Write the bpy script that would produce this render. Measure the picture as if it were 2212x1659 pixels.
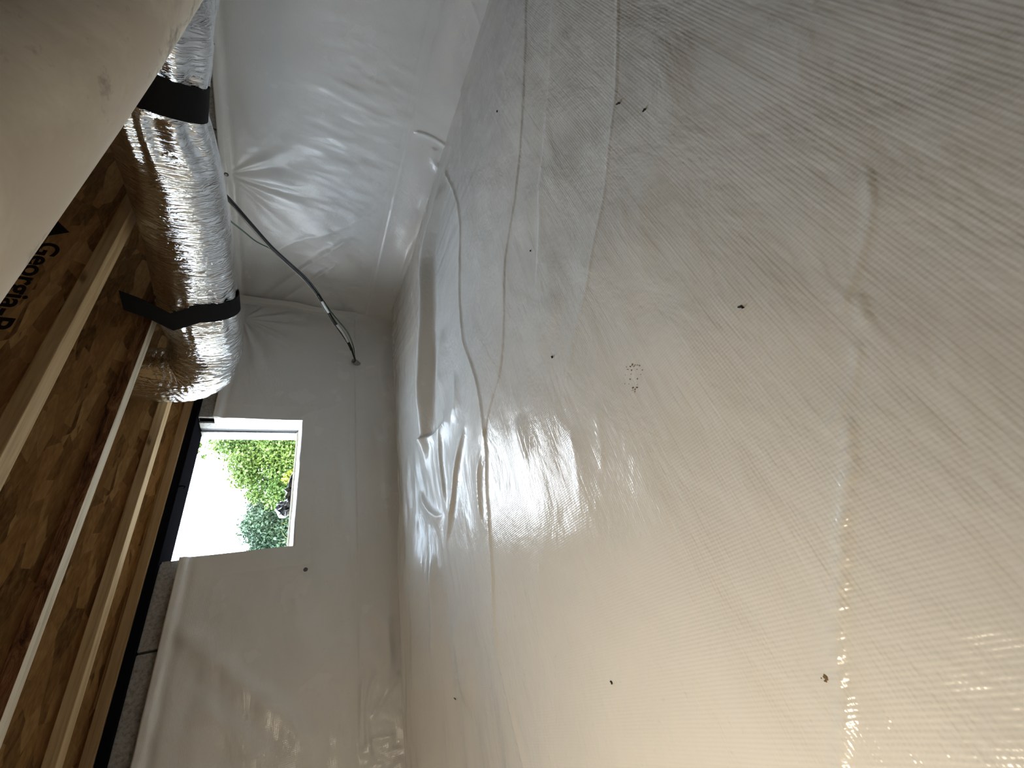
import bpy, bmesh, math, random
import numpy as np
from mathutils import Vector, Matrix

for o in list(bpy.data.objects):
    bpy.data.objects.remove(o, do_unlink=True)
S = bpy.context.scene
COL = S.collection
random.seed(4)
RNG = np.random.default_rng(7)

# ------------------------------------------------------------------ camera
# World: X runs along the window wall, Y towards it, Z up.  The phone was held sideways.
F = 840.0                      # focal length in pixels of a 2212 wide frame
H = 0.55                       # eye height above the floor sheet
_dn = np.array([-.09, 1, 460 / F]); _dn /= np.linalg.norm(_dn)
_u = np.array([1170, -460 + .09 * 1170, F]); _u -= _dn * (_u @ _dn); _u /= np.linalg.norm(_u)
_y = np.cross(-_dn, _u)
AX = np.array([_u, _y, -_dn])  # rows: world axes in camera space
cd = bpy.data.cameras.new('camera'); cam = bpy.data.objects.new('camera', cd); COL.objects.link(cam)
cd.sensor_width = 36.0; cd.lens = F / 2212 * 36.0; cd.clip_start = 0.01; cd.clip_end = 500
R, U, B = AX[:, 1], AX[:, 0], -AX[:, 2]
cam.matrix_world = Matrix(((R[0], U[0], B[0], 0), (R[1], U[1], B[1], 0), (R[2], U[2], B[2], H), (0, 0, 0, 1)))
S.camera = cam

def ray(px, py):
    return AX @ np.array([1659 - py - 829.5, px - 1106., F])
def onY(px, py, y):
    r = ray(px, py); p = r * y / r[1]; return np.array([p[0], p[1], p[2] + H])
def onX(px, py, x):
    r = ray(px, py); p = r * x / r[0]; return np.array([p[0], p[1], p[2] + H])

# ------------------------------------------------------------------ sky, sun, lamp settings, exposure
SKY = 2.75
SUN = 4.0
LAMP = 7.2
S.view_settings.view_transform = 'Standard'; S.view_settings.look = 'None'
S.view_settings.gamma = 1.0; S.view_settings.use_curve_mapping = False
S.view_settings.exposure = 0.55

W = bpy.data.worlds.new('sky'); S.world = W; W.use_nodes = True
nt = W.node_tree; nt.nodes.clear()
def N(tree, typ, **kw):
    n = tree.nodes.new(typ)
    for k, v in kw.items():
        if hasattr(n, k): setattr(n, k, v)
        else: n.inputs[k].default_value = v
    return n
wo = N(nt, 'ShaderNodeOutputWorld'); bg = N(nt, 'ShaderNodeBackground'); bg.inputs['Strength'].default_value = SKY
tc = N(nt, 'ShaderNodeTexCoord'); mp = N(nt, 'ShaderNodeMapping'); mp.inputs['Scale'].default_value = (1, 1, 2.2)
nz = N(nt, 'ShaderNodeTexNoise'); nz.inputs['Scale'].default_value = 3.2; nz.inputs['Detail'].default_value = 6
cr = N(nt, 'ShaderNodeValToRGB')
cr.color_ramp.elements[0].position = .42; cr.color_ramp.elements[0].color = (4.2, 5.35, 6.6, 1)
cr.color_ramp.elements[1].position = .66; cr.color_ramp.elements[1].color = (6.3, 6.6, 6.9, 1)
L = nt.links.new
L(tc.outputs['Generated'], mp.inputs['Vector']); L(mp.outputs[0], nz.inputs['Vector'])
L(nz.outputs[0], cr.inputs[0]); L(cr.outputs[0], bg.inputs['Color']); L(bg.outputs[0], wo.inputs[0])

sd = bpy.data.lights.new('sun', 'SUN'); sd.energy = SUN; sd.angle = .02; sd.color = (1, .95, .86)
sun = bpy.data.objects.new('sun', sd); COL.objects.link(sun)
sun.rotation_euler = Vector((.35, .75, -.9)).to_track_quat('-Z', 'Y').to_euler()

# daylight sampling aid at the window opening (a Cycles portal adds no light of its own)
pd = bpy.data.lights.new('window_portal', 'AREA'); pd.shape = 'RECTANGLE'; pd.size = .66; pd.size_y = .46
pd.cycles.is_portal = True
po = bpy.data.objects.new('window_portal', pd); COL.objects.link(po)
po.matrix_world = Matrix.Translation((.965, 2.235, H + .19)) @ Matrix(((1, 0, 0, 0), (0, 0, 1, 0), (0, -1, 0, 0), (0, 0, 0, 1)))

# ------------------------------------------------------------------ helpers
def link(o, parent=None):
    COL.objects.link(o)
    if parent is not None: o.parent = parent
    return o
def tag(o, label=None, cat=None, group=None, kind=None):
    if label: o['label'] = label
    if cat: o['category'] = cat
    if group: o['group'] = group
    if kind: o['kind'] = kind
    return o
def empty(name, loc=(0, 0, 0)):
    o = bpy.data.objects.new(name, None); o.location = loc; o.empty_display_size = .05
    return link(o)
def mesh(name, v, f, mat, parent=None, smooth=True, mats=None, midx=None):
    me = bpy.data.meshes.new(name); me.from_pydata([tuple(map(float, p)) for p in v], [], [tuple(map(int, q)) for q in f])
    if mats:
        for m in mats: me.materials.append(m)
        me.polygons.foreach_set('material_index', midx)
    else: me.materials.append(mat)
    if smooth: me.polygons.foreach_set('use_smooth', [True] * len(me.polygons))
    me.update()
    o = bpy.data.objects.new(name, me); link(o)
    if parent is not None:
        o.parent = parent; o.matrix_parent_inverse = parent.matrix_basis.inverted()
    return o
def boxes(name, bl, mat, parent=None, bevel=0.0):
    bm = bmesh.new()
    for (x0, x1, y0, y1, z0, z1) in bl:
        r = bmesh.ops.create_cube(bm, size=1)
        for v in r['verts']:
            v.co = Vector((x0 + (v.co.x + .5) * (x1 - x0), y0 + (v.co.y + .5) * (y1 - y0), z0 + (v.co.z + .5) * (z1 - z0)))
    if bevel: bmesh.ops.bevel(bm, geom=bm.edges[:], offset=bevel, segments=2, affect='EDGES', profile=.6)
    me = bpy.data.meshes.new(name); bm.to_mesh(me); bm.free(); me.materials.append(mat)
    o = bpy.data.objects.new(name, me); link(o)
    if parent is not None:
        o.parent = parent; o.matrix_parent_inverse = parent.matrix_basis.inverted()
    return o
def catmull(P, n=8):
    P = [np.array(p, float) for p in P]; Q = [2 * P[0] - P[1]] + P + [2 * P[-1] - P[-2]]; out = []
    for i in range(1, len(Q) - 2):
        a, b, c, d = Q[i - 1], Q[i], Q[i + 1], Q[i + 2]
        for k in range(n):
            t = k / n
            out.append(.5 * ((2 * b) + (-a + c) * t + (2 * a - 5 * b + 4 * c - d) * t * t + (-a + 3 * b - 3 * c + d) * t ** 3))
    out.append(P[-1]); return np.array(out)
def frames(P):
    T = np.gradient(P, axis=0); T /= np.linalg.norm(T, axis=1)[:, None]
    n = np.cross(T[0], [0, 0, 1.]);
    if np.linalg.norm(n) < 1e-3: n = np.cross(T[0], [0, 1., 0])
    n /= np.linalg.norm(n); NN = []
    for t in T:
        n = n - t * (n @ t); n /= np.linalg.norm(n); NN.append(n.copy())
    NN = np.array(NN); return T, NN, np.cross(T, NN)
def tube(name, P, rad, mat, parent=None, seg=10, cap=True, smooth=True):
    P = np.asarray(P, float); T, A, Bn = frames(P); v = []; f = []
    rad = np.full(len(P), rad) if np.isscalar(rad) else rad
    th = np.linspace(0, 2 * math.pi, seg, endpoint=False)
    for i in range(len(P)):
        for t in th: v.append(P[i] + rad[i] * (math.cos(t) * A[i] + math.sin(t) * Bn[i]))
    for i in range(len(P) - 1):
        for j in range(seg):
            k = (j + 1) % seg; f.append((i * seg + j, i * seg + k, (i + 1) * seg + k, (i + 1) * seg + j))
    if cap: f.append(tuple(range(seg))[::-1]); f.append(tuple((len(P) - 1) * seg + j for j in range(seg)))
    return mesh(name, v, f, mat, parent, smooth)

# smooth value noise (numpy) -------------------------------------------------
_P = RNG.random((256, 256))
def vnoise(x, y):
    x = np.asarray(x); y = np.asarray(y); xi = np.floor(x).astype(int); yi = np.floor(y).astype(int)
    fx = x - xi; fy = y - yi; fx = fx * fx * (3 - 2 * fx); fy = fy * fy * (3 - 2 * fy)
    g = lambda a, b: _P[a % 256, b % 256]
    return ((g(xi, yi) * (1 - fx) + g(xi + 1, yi) * fx) * (1 - fy) + (g(xi, yi + 1) * (1 - fx) + g(xi + 1, yi + 1) * fx) * fy) * 2 - 1
def fbm(x, y, o=3):
    r = 0; a = 1
    for i in range(o): r = r + a * vnoise(x * 2 ** i + 17 * i, y * 2 ** i + 31 * i); a *= .5
    return r
def sstep(a, b, x):
    t = np.clip((x - a) / (b - a), 0, 1); return t * t * (3 - 2 * t)
def pdist(PX, PY, line):
    """distance to a polyline, signed side and arc parameter 0..1"""
    line = np.asarray(line, float); seg = np.diff(line, axis=0); ln = np.hypot(seg[:, 0], seg[:, 1]); tot = ln.sum(); acc = 0
    D = np.full(PX.shape, 1e9); Sg = np.zeros(PX.shape); T = np.zeros(PX.shape)
    for i in range(len(seg)):
        dx = PX - line[i, 0]; dy = PY - line[i, 1]; l = max(ln[i], 1e-9)
        t = np.clip((dx * seg[i, 0] + dy * seg[i, 1]) / l ** 2, 0, 1)
        qx = dx - t * seg[i, 0]; qy = dy - t * seg[i, 1]; d = np.hypot(qx, qy)
        s = np.sign(seg[i, 0] * dy - seg[i, 1] * dx); m = d < D
        D = np.where(m, d, D); Sg = np.where(m, s, Sg); T = np.where(m, (acc + t * l) / tot, T); acc += l
    return D, D * Sg, T
def spaced(*parts):
    out = []
    for a, b, st in parts:
        n = max(1, int(round((b - a) / st))); out += list(np.linspace(a, b, n, endpoint=False))
    out.append(parts[-1][1]); return np.array(out)
def grid_mesh(name, PX, PY, PZ, mat, parent=None, keep=None):
    nu, nv = PX.shape; V = np.stack([PX, PY, PZ], -1).reshape(-1, 3)
    i = np.arange(nu - 1)[:, None]; j = np.arange(nv - 1)[None, :]; a = (i * nv + j)
    Q = np.stack([a, a + nv, a + nv + 1, a + 1], -1).reshape(-1, 4)
    if keep is not None: Q = Q[keep.reshape(-1)]
    me = bpy.data.meshes.new(name)
    me.vertices.add(len(V)); me.vertices.foreach_set('co', V.astype(np.float32).ravel())
    me.loops.add(len(Q) * 4); me.loops.foreach_set('vertex_index', Q.astype(np.int32).ravel())
    me.polygons.add(len(Q)); me.polygons.foreach_set('loop_start', np.arange(len(Q), dtype=np.int32) * 4)
    me.polygons.foreach_set('loop_total', np.full(len(Q), 4, np.int32))
    me.polygons.foreach_set('use_smooth', np.ones(len(Q), bool))
    me.materials.append(mat); me.update(calc_edges=True); me.validate()
    o = bpy.data.objects.new(name, me); link(o)
    if parent is not None: o.parent = parent
    return o

# ------------------------------------------------------------------ materials
def mat(name, col=(.8, .8, .8), rough=.5, metal=0., spec=.5):
    m = bpy.data.materials.new(name); m.use_nodes = True
    b = m.node_tree.nodes['Principled BSDF']
    b.inputs['Base Color'].default_value = (*col, 1); b.inputs['Roughness'].default_value = rough
    b.inputs['Metallic'].default_value = metal; b.inputs['Specular IOR Level'].default_value = spec
    return m, m.node_tree, b
def lk(t, a, b): t.links.new(a, b)
def coords(t, scale=(1, 1, 1), rot=(0, 0, 0)):
    c = N(t, 'ShaderNodeTexCoord'); p = N(t, 'ShaderNodeMapping')
    p.inputs['Scale'].default_value = scale; p.inputs['Rotation'].default_value = rot
    lk(t, c.outputs['Object'], p.inputs['Vector']); return p.outputs[0]
def noise(t, vec, scale, detail=4, rough=.55, dist=0.):
    n = N(t, 'ShaderNodeTexNoise'); n.inputs['Scale'].default_value = scale; n.inputs['Detail'].default_value = detail
    n.inputs['Roughness'].default_value = rough; n.inputs['Distortion'].default_value = dist
    lk(t, vec, n.inputs['Vector']); return n.outputs[0]
def ramp(t, fac, stops, interp='LINEAR'):
    r = N(t, 'ShaderNodeValToRGB'); e = r.color_ramp.elements; r.color_ramp.interpolation = interp
    while len(e) < len(stops): e.new(.5)
    for q, (p, c) in zip(e, stops): q.position = p; q.color = (*c, 1) if len(c) == 3 else c
    lk(t, fac, r.inputs[0]); return r.outputs[0]
def mixc(t, fac, a, b, blend='MIX'):
    n = N(t, 'ShaderNodeMix', data_type='RGBA', blend_type=blend)
    for s, v in ((n.inputs[0], fac), (n.inputs[6], a), (n.inputs[7], b)):
        if isinstance(v, (int, float)): s.default_value = v
        elif isinstance(v, tuple): s.default_value = (*v, 1)
        else: lk(t, v, s)
    return n.outputs[2]
def math_(t, op, a, b=0.):
    n = N(t, 'ShaderNodeMath', operation=op)
    for s, v in ((n.inputs[0], a), (n.inputs[1], b)):
        if isinstance(v, (int, float)): s.default_value = v
        else: lk(t, v, s)
    return n.outputs[0]
def bump(t, b, height, dist, strength=1., prev=None):
    n = N(t, 'ShaderNodeBump'); n.inputs['Distance'].default_value = dist; n.inputs['Strength'].default_value = strength
    lk(t, height, n.inputs['Height'])
    if prev is not None: lk(t, prev, n.inputs['Normal'])
    lk(t, n.outputs[0], b.inputs['Normal']); return n.outputs[0]
def wave(t, vec, scale, axis):
    n = N(t, 'ShaderNodeTexWave', wave_type='BANDS', bands_direction=axis); n.inputs['Scale'].default_value = scale
    n.inputs['Distortion'].default_value = .6; n.inputs['Detail'].default_value = 1.; n.inputs['Detail Scale'].default_value = .6
    lk(t, vec, n.inputs['Vector']); return n.outputs['Fac']

def membrane(name, axes, col=(.85, .84, .815), rough=.30, weave=.00016, wr=.0012, wsc=(9, 9, 9)):
    m, t, b = mat(name, col, rough)
    c = coords(t)
    n1 = noise(t, coords(t, (1, 1, 1)), 2.5, 5)
    base = mixc(t, ramp(t, n1, [(.35, (0, 0, 0)), (.7, (1, 1, 1))]), tuple(x * .94 for x in col), col)
    n2 = noise(t, c, 60, 3)
    lk(t, mixc(t, ramp(t, n2, [(.66, (0, 0, 0)), (.8, (.35, .35, .35))]), base, (.62, .58, .52)), b.inputs['Base Color'])
    # larger soft wrinkles of the sheet, then the woven scrim inside it
    p = bump(t, b, noise(t, coords(t, wsc), 1, 4, .6, .4), wr, 1.)
    p = bump(t, b, noise(t, c, 42, 3), .0008, .6, p)
    if axes == 'XY': p = bump(t, b, noise(t, coords(t, (1.3, 60, 1)), 1, 3, .6), .0011, .8, p)
    mask = ramp(t, noise(t, c, 3.5, 3), [(.30, (.25, .25, .25)), (.65, (1, 1, 1))])
    h = math_(t, 'ADD', wave(t, c, 62, axes[0]), wave(t, c, 62, axes[1]))
    h = math_(t, 'MULTIPLY', h, mask)
    p = bump(t, b, h, weave, 1., p)
    rr = ramp(t, noise(t, c, 5, 4), [(.3, (rough * .75,) * 3), (.75, (rough * 1.45,) * 3)])
    lk(t, rr, b.inputs['Roughness'])
    return m
M = {}
M['floor'] = membrane('floor_membrane', 'XY', (.86, .838, .785), rough=.20, wr=.006, wsc=(5, 9, 7))
M['wallf'] = membrane('wall_membrane_front', 'XZ', rough=.22, wr=.004, wsc=(5, 5, 11))
M['wallr'] = membrane('wall_membrane_side', 'YZ', rough=.22, wr=.004, wsc=(5, 9, 5))
m, t, b = mat('seam_tape', (.80, .79, .76), .3); M['tape'] = m
bump(t, b, noise(t, coords(t), 30, 4), .001, .8)

def osb(name, dark, mid, light, plane):
    m, t, b = mat(name, mid, .75, spec=.25)
    acc = None; hts = None
    for k, (ang, sc) in enumerate(((.15, 1.), (1.1, 1.15), (-.7, .9), (2.2, 1.25))):
        rot = (0, ang, 0) if plane == 'XZ' else (0, 0, ang)
        s = (7 * sc, 7, 34 * sc) if plane == 'XZ' else (7 * sc, 34 * sc, 7)
        v = N(t, 'ShaderNodeTexVoronoi'); v.inputs['Scale'].default_value = 1; lk(t, coords(t, s, rot), v.inputs['Vector'])
        sp = N(t, 'ShaderNodeSeparateColor'); lk(t, v.outputs['Color'], sp.inputs[0])
        grain = noise(t, coords(t, tuple(q * 3 for q in s), rot), 1.6, 4)
        c = ramp(t, sp.outputs[0], [(0, tuple(q * .6 for q in dark)), (.28, tuple(q * .6 for q in mid)), (.6, mid), (1, light)])
        c = mixc(t, .4, c, ramp(t, grain, [(.3, dark), (.6, mid), (.8, light)]))
        if acc is None: acc, hts = c, sp.outputs[1]
        else:
            f = ramp(t, sp.outputs[2], [(.52, (0, 0, 0)), (.56, (1, 1, 1))])
            acc = mixc(t, f, acc, c); hts = mixc(t, f, hts, sp.outputs[1])
    lk(t, acc, b.inputs['Base Color']); bump(t, b, hts, .003, .7)
    return m
M['osb'] = osb('osb_web', (.14, .075, .027), (.48, .28, .115), (.72, .48, .23), 'XZ')
M['osb_floor'] = osb('osb_subfloor', (.07, .04, .016), (.25, .15, .065), (.42, .28, .13), 'XY')
def wood(name, a, b_, c, sc=(3, 60, 60), rough=.7):
    m, t, b = mat(name, b_, rough, spec=.25)
    g = noise(t, coords(t, sc), 1, 6, .6, .6); k = noise(t, coords(t, (6, 14, 14)), 1, 3)
    col = ramp(t, g, [(.28, a), (.48, b_), (.72, c)])
    col = mixc(t, ramp(t, k, [(.68, (0, 0, 0)), (.76, (.8, .8, .8))]), col, tuple(q * .45 for q in a))
    lk(t, col, b.inputs['Base Color']); bump(t, b, g, .002, .6); return m
M['pine'] = wood('pine_flange', (.28, .17, .075), (.47, .33, .17), (.58, .43, .25))
M['pine_grey'] = wood('pale_lit_pine', (.30, .24, .17), (.62, .55, .43), (.74, .68, .56))  # pale wood; on joist undersides floor bounce is put into this colour
M['board'] = wood('treated_board', (.22, .13, .06), (.36, .23, .11), (.44, .30, .16))
m, t, b = mat('strand_lumber', (.2, .1, .05), .85, spec=.2)
g = noise(t, coords(t, (10, 40, 55)), 1, 6, .7, 1.2)
lk(t, ramp(t, g, [(.34, (.035, .013, .006)), (.5, (.20, .085, .035)), (.66, (.34, .19, .09))]), b.inputs['Base Color']); bump(t, b, g, .008, 1.)
M['strand'] = m
m, t, b = mat('concrete_block', (.30, .28, .26), .9, spec=.2)
lk(t, ramp(t, noise(t, coords(t), 90, 6, .7), [(.3, (.16, .15, .14)), (.5, (.33, .31, .29)), (.75, (.42, .40, .37))]), b.inputs['Base Color'])
bump(t, b, noise(t, coords(t), 120, 4, .7), .003, .8); M['cmu'] = m
m, t, b = mat('pale_concrete', (.62, .62, .60), .85)
lk(t, ramp(t, noise(t, coords(t), 110, 6, .75), [(.34, (.10, .10, .095)), (.48, (.36, .36, .35)), (.75, (.46, .46, .45))]), b.inputs['Base Color']); M['cmu_pale'] = m
M['mortar'] = mat('mortar', (.10, .095, .09), .95)[0]
m, t, b = mat('black_sill', (.006, .006, .008), .95, spec=0.); bump(t, b, noise(t, coords(t), 25, 3), .003, .5); M['sill'] = m  # even near-black base without specular, faint bump
m, t, b = mat('black_strap', (.003, .003, .0035), .75, spec=.25); bump(t, b, wave(t, coords(t), 180, 'Y'), .0004, .6); M['strap'] = m
m, t, b = mat('foil_sleeve', (.86, .88, .91), .10, 1.)
g1 = noise(t, coords(t, (34, 150, 34)), 1, 5, .65, .8); g2 = noise(t, coords(t, (8, 14, 8)), 1, 3)
g3 = noise(t, coords(t, (13, 60, 13)), 1, 3, .5, 1.2)
ridge = lambda q: math_(t, 'SUBTRACT', 1., math_(t, 'MULTIPLY', math_(t, 'ABSOLUTE', math_(t, 'SUBTRACT', q, .5)), 4.))
p = bump(t, b, g2, .012, .6); p = bump(t, b, math_(t, 'POWER', math_(t, 'MAXIMUM', ridge(g3), 0.), 3.), .0020, .75, p); p = bump(t, b, g1, .0012, .7, p)
scr = math_(t, 'ADD', math_(t, 'POWER', wave(t, coords(t), 26, 'Y'), 16.), math_(t, 'POWER', wave(t, coords(t), 26, 'X'), 16.))
p = bump(t, b, scr, .0003, .5, p)
lk(t, ramp(t, g2, [(.3, (.04, .04, .04)), (.7, (.11, .11, .11))]), b.inputs['Roughness']); M['foil'] = m
m, t, b = mat('smudged_pvc', (.66, .60, .50), .45)
s1 = noise(t, coords(t, (5, 9, 9)), 1, 6, .7, .6); s2 = noise(t, coords(t, (16, 22, 22)), 1, 5, .7)
c = mixc(t, ramp(t, s1, [(.44, (0, 0, 0)), (.62, (.7, .7, .7))]), (.90, .82, .68), (.66, .57, .45))
lk(t, mixc(t, ramp(t, s2, [(.58, (0, 0, 0)), (.70, (.7, .7, .7))]), c, (.22, .17, .11)), b.inputs['Base Color']); M['pipe'] = m
M['blackcable'] = mat('black_cable', (.008, .008, .008), .4)[0]
M['greencable'] = mat('green_wire', (.01, .09, .05), .4)[0]
M['whitecable'] = mat('white_sleeve', (.78, .80, .80), .45)[0]
M['copper'] = mat('bare_wire', (.42, .36, .26), .45)[0]
M['blacktape'] = mat('black_tape', (.006, .006, .006), .5)[0]
M['pvcgrey'] = mat('grey_pvc', (.33, .33, .34), .5)[0]
M['steel'] = mat('dark_screw_steel', (.25, .25, .25), .35, .9)[0]
M['blackrubber'] = mat('black_washer', (.012, .012, .012), .6)[0]
M['ink'] = mat('black_ink', (.012, .009, .007), .8, spec=.2)[0]
M['gasket'] = mat('black_gasket', (.008, .008, .008), .6)[0]
M['poly'] = mat('black_polyethylene', (.012, .013, .015), .18)[0]
M['debris'] = mat('dark_debris', (.02, .016, .012), .8)[0]
M['mud'] = mat('dried_mud', (.20, .13, .06), .9)[0]
M['earth'] = mat('outside_soil', (.16, .13, .08), .95)[0]
M['bark'] = mat('bark', (.10, .075, .05), .9)[0]
def leafmat(n, a, c):
    m, t, b = mat(n, a, .55, spec=.3)
    g = noise(t, coords(t), 1.3, 3); lk(t, ramp(t, g, [(.35, a), (.65, c)]), b.inputs['Base Color'])
    b.inputs['Transmission Weight'].default_value = 0
    return m
M['leafA'] = leafmat('bright_leaves', (.030, .062, .008), (.068, .105, .015))
M['leafB'] = leafmat('bluish_leaves', (.016, .036, .018), (.032, .058, .026))
M['leafC'] = leafmat('yellow_leaves', (.10, .125, .008), (.13, .15, .012))

# ------------------------------------------------------------------ floor sheet
def bulge_h(x):
    return np.interp(x, [-.6, -.2, .318, .965, 1.6, 2.05], [.125, .122, .112, .078, .045, .018])
def floor_base(x, y):
    z = .006 * fbm(x * 2.2, y * 2.2, 2)
    bh = bulge_h(x)
    up = np.exp(-((np.minimum(y, 1.86) - 1.86) / .27) ** 2)
    down = 1 - sstep(1.87, 1.955, y) * (1 + .035 / np.maximum(bh, .03))
    z = z + bh * up * down
    z = z - .02 * sstep(1.5, 2.1, x) * (1 - sstep(1.5, 1.85, y))
    return z
def hit_floor(px, py):
    r = ray(px, py); t0 = 0.
    for k in range(4000):
        t1 = t0 + .0009 / (np.linalg.norm(r) / 1000) / 1000
        p = r * t1
        if p[2] + H <= floor_base(p[0], p[1]) or p[1] > 1.9: return np.array([p[0], p[1]])
        t0 = t1
    return r[:2] * t0
def fl(pts, n=5): return catmull([hit_floor(*p) for p in pts], n)
_lb = [((966, 365), .02), ((930, 460), .045), ((907, 560), .062), ((905, 650), .072), ((900, 800), .078), ((893, 950), .085), ((888, 1050), .09), ((878, 1150), .09)]
def at_z(px, py, z): r = ray(px, py); p = r * (z - H) / r[2]; return np.array([p[0], p[1], z])
LB3 = catmull([at_z(*p, h) for p, h in _lb], 5); LB = LB3[:, :2]; LBH = LB3[:, 2]
_l = np.concatenate([[0], np.cumsum(np.hypot(*np.diff(LB, axis=0).T))]); LBT = _l / _l[-1]
LC = fl([(968, 365), (998, 450), (1001, 560), (1001, 650), (1010, 740), (1040, 830), (1058, 940), (1063, 1060), (1075, 1230), (1083, 1370), (1110, 1500), (1150, 1659)])
LD = fl([(1142, 0), (1135, 200), (1118, 420), (1095, 560), (1093, 680), (1088, 800), (1070, 870), (1058, 945)])
LE = fl([(1197, 0), (1188, 200), (1175, 350), (1170, 450), (1165, 560)])
LF = fl([(1340, 0), (1338, 210), (1315, 400), (1297, 500), (1275, 620), (1245, 740), (1220, 860)])
LG = [fl([(1878, 370), (1887, 430), (1880, 500), (1850, 600), (1815, 680)]), fl([(1858, 640), (1877, 700)]),
      fl([(1858, 740), (1855, 800), (1840, 850), (1790, 940)]),
      fl([(1838, 920), (1840, 1010), (1825, 1130), (1820, 1250), (1812, 1400), (1828, 1540), (1815, 1659)])]
LI = fl([(1007, 190), (1010, 260), (1006, 330), (1003, 420)])
LH = fl([(962, 900), (955, 980), (965, 1060), (972, 1120)])     # short folds in the bright patch
LJ = fl([(1010, 900), (995, 1000), (985, 1090), (960, 1200)])
CR = [(LH, .016, .012, .03), (LJ, .018, .012, .03),
      (fl([(893, 965), (925, 950), (955, 930), (966, 905), (955, 880)]), .020, .010, .04), (fl([(905, 1060), (925, 1095), (950, 1115), (965, 1105)]), .018, .012, .03),
      (fl([(1045, 960), (1040, 1040), (1045, 1110), (1062, 1160)]), .012, .012, .03), (fl([(940, 420), (925, 520), (915, 600)]), .018, .015, .03),
      (fl([(960, 700), (955, 800), (960, 860)]), .016, .05, .03), (fl([(985, 800), (990, 860), (975, 930)]), .012, .03, .02),
      (fl([(1120, 900), (1135, 960), (1150, 1010)]), .006, .03, .015), (fl([(1230, 900), (1250, 1000), (1260, 1100)]), .004, .03, .02),
      (fl([(1290, 860), (1300, 940), (1310, 1040)]), .003, .03, .02), (fl([(980, 1300), (1000, 1420), (1030, 1560)]), .016, .06, .05),
      (fl([(930, 1180), (940, 1320), (945, 1480)]), .014, .05, .04), (fl([(1230, 590), (1350, 520), (1480, 440)]), .007, .03, .08),
      (fl([(1400, 770), (1600, 680), (1850, 570)]), .004, .03, .07), (fl([(1100, 500), (1160, 430), (1260, 330)]), .006, .03, .06), (fl([(1290, 330), (1400, 240), (1520, 120)]), .006, .03, .08),
      (fl([(1150, 800), (1180, 700), (1215, 620)]), .005, .03, .05)]
def floor_z(x, y):
    z = floor_base(x, y)
    far = sstep(.75, 1.3, np.maximum(y, x * .75))
    # loose, drawn folds in the strip by the walls
    s = (x * .35 + y) * 1.
    z = z + far * .008 * fbm(x * 2.6, y * 10, 3) * sstep(.9, 1.5, y)
    z = z + sstep(1.35, 1.9, x) * .007 * fbm(y * 2.5 + 5, x * 17, 3)
    d, sd_, tt = pdist(x, y, LB); hb = np.interp(tt, LBT, LBH) * sstep(0, .1, tt) * (1 - sstep(.62, .95, tt))
    zr = hb * np.where(sd_ > 0, 1 - sstep(0, .075 + .035 * vnoise(tt * 9, tt * 0 + 2), d) ** .75, 1 - .9 * sstep(0, .16, d))
    df = zr - z; z = z + .5 * (df + np.sqrt(df * df + .00016))
    z = z + .0016 * fbm(x * 9, y * 11, 2)
    d, sd_, tt = pdist(x, y, LC); fade = sstep(0, .06, tt)
    w = np.where(sd_ > 0, .16, .004)
    z = z + fade * .013 * np.exp(-(d / w) ** 1.3) + fade * .006 * np.exp(-(d / .012) ** 2)
    d, sd_, tt = pdist(x, y, LD)
    z = z + .0032 * np.exp(-(d / np.where(sd_ > 0, .003, .08)) ** 1.2)
    d, sd_, tt = pdist(x, y, LE)
    z = z + .003 * np.exp(-(d / np.where(sd_ > 0, .08, .003)) ** 1.2)
    d, sd_, tt = pdist(x, y, LI)
    z = z + .006 * np.exp(-(d / np.where(sd_ > 0, .05, .004)) ** 1.2) * (1 - sstep(.7, 1, tt))
    d, sd_, tt = pdist(x, y, LF)
    z = z + (1 - sstep(.9, 1, tt)) * (.0024 * np.exp(-(d / .0032) ** 2) + .002 * np.exp(-(d / .04) ** 2))
    for i, g in enumerate(LG):
        d, sd_, tt = pdist(x, y, g); f = sstep(0, .06, tt) * (1 - sstep(.94, 1, tt))
        if i < 3: z = z + f * .0020 * np.exp(-(d / .003) ** 2)
        else:
            rope = .5 + .5 * np.sin(tt * 95 + sd_ * 420 + 2 * vnoise(tt * 30, tt * 0 + 3))
            z = z + (.0038 * np.exp(-(d / .006) ** 2) * (.35 + .65 * rope)) + .0015 * np.exp(-(d / .03) ** 2)
    for q, hh, wa, wb in CR:
        d, sd_, tt = pdist(x, y, q); f = sstep(0, .3, tt) * (1 - sstep(.7, 1, tt)); z = z + f * hh * np.exp(-(d / (np.where(sd_ > 0, wa, wb) if wb < .05 else wb)) ** (1.2 if wb < .05 else 2.))
    return z
gx = spaced((-5.0, -.35, .09), (-.35, 1.35, .0042), (1.35, 2.185, .006))
gy = spaced((-5.0, -.3, .09), (-.3, 1.05, .0042), (1.05, 1.98, .0055))
PX, PY = np.meshgrid(gx, gy, indexing='ij')
PZ = floor_z(PX, PY)
floor = grid_mesh('floor', PX, PY, PZ, M['floor'])
tag(floor, 'creased off-white vapour barrier sheet covering the crawl space floor', 'floor', kind='structure')

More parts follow.
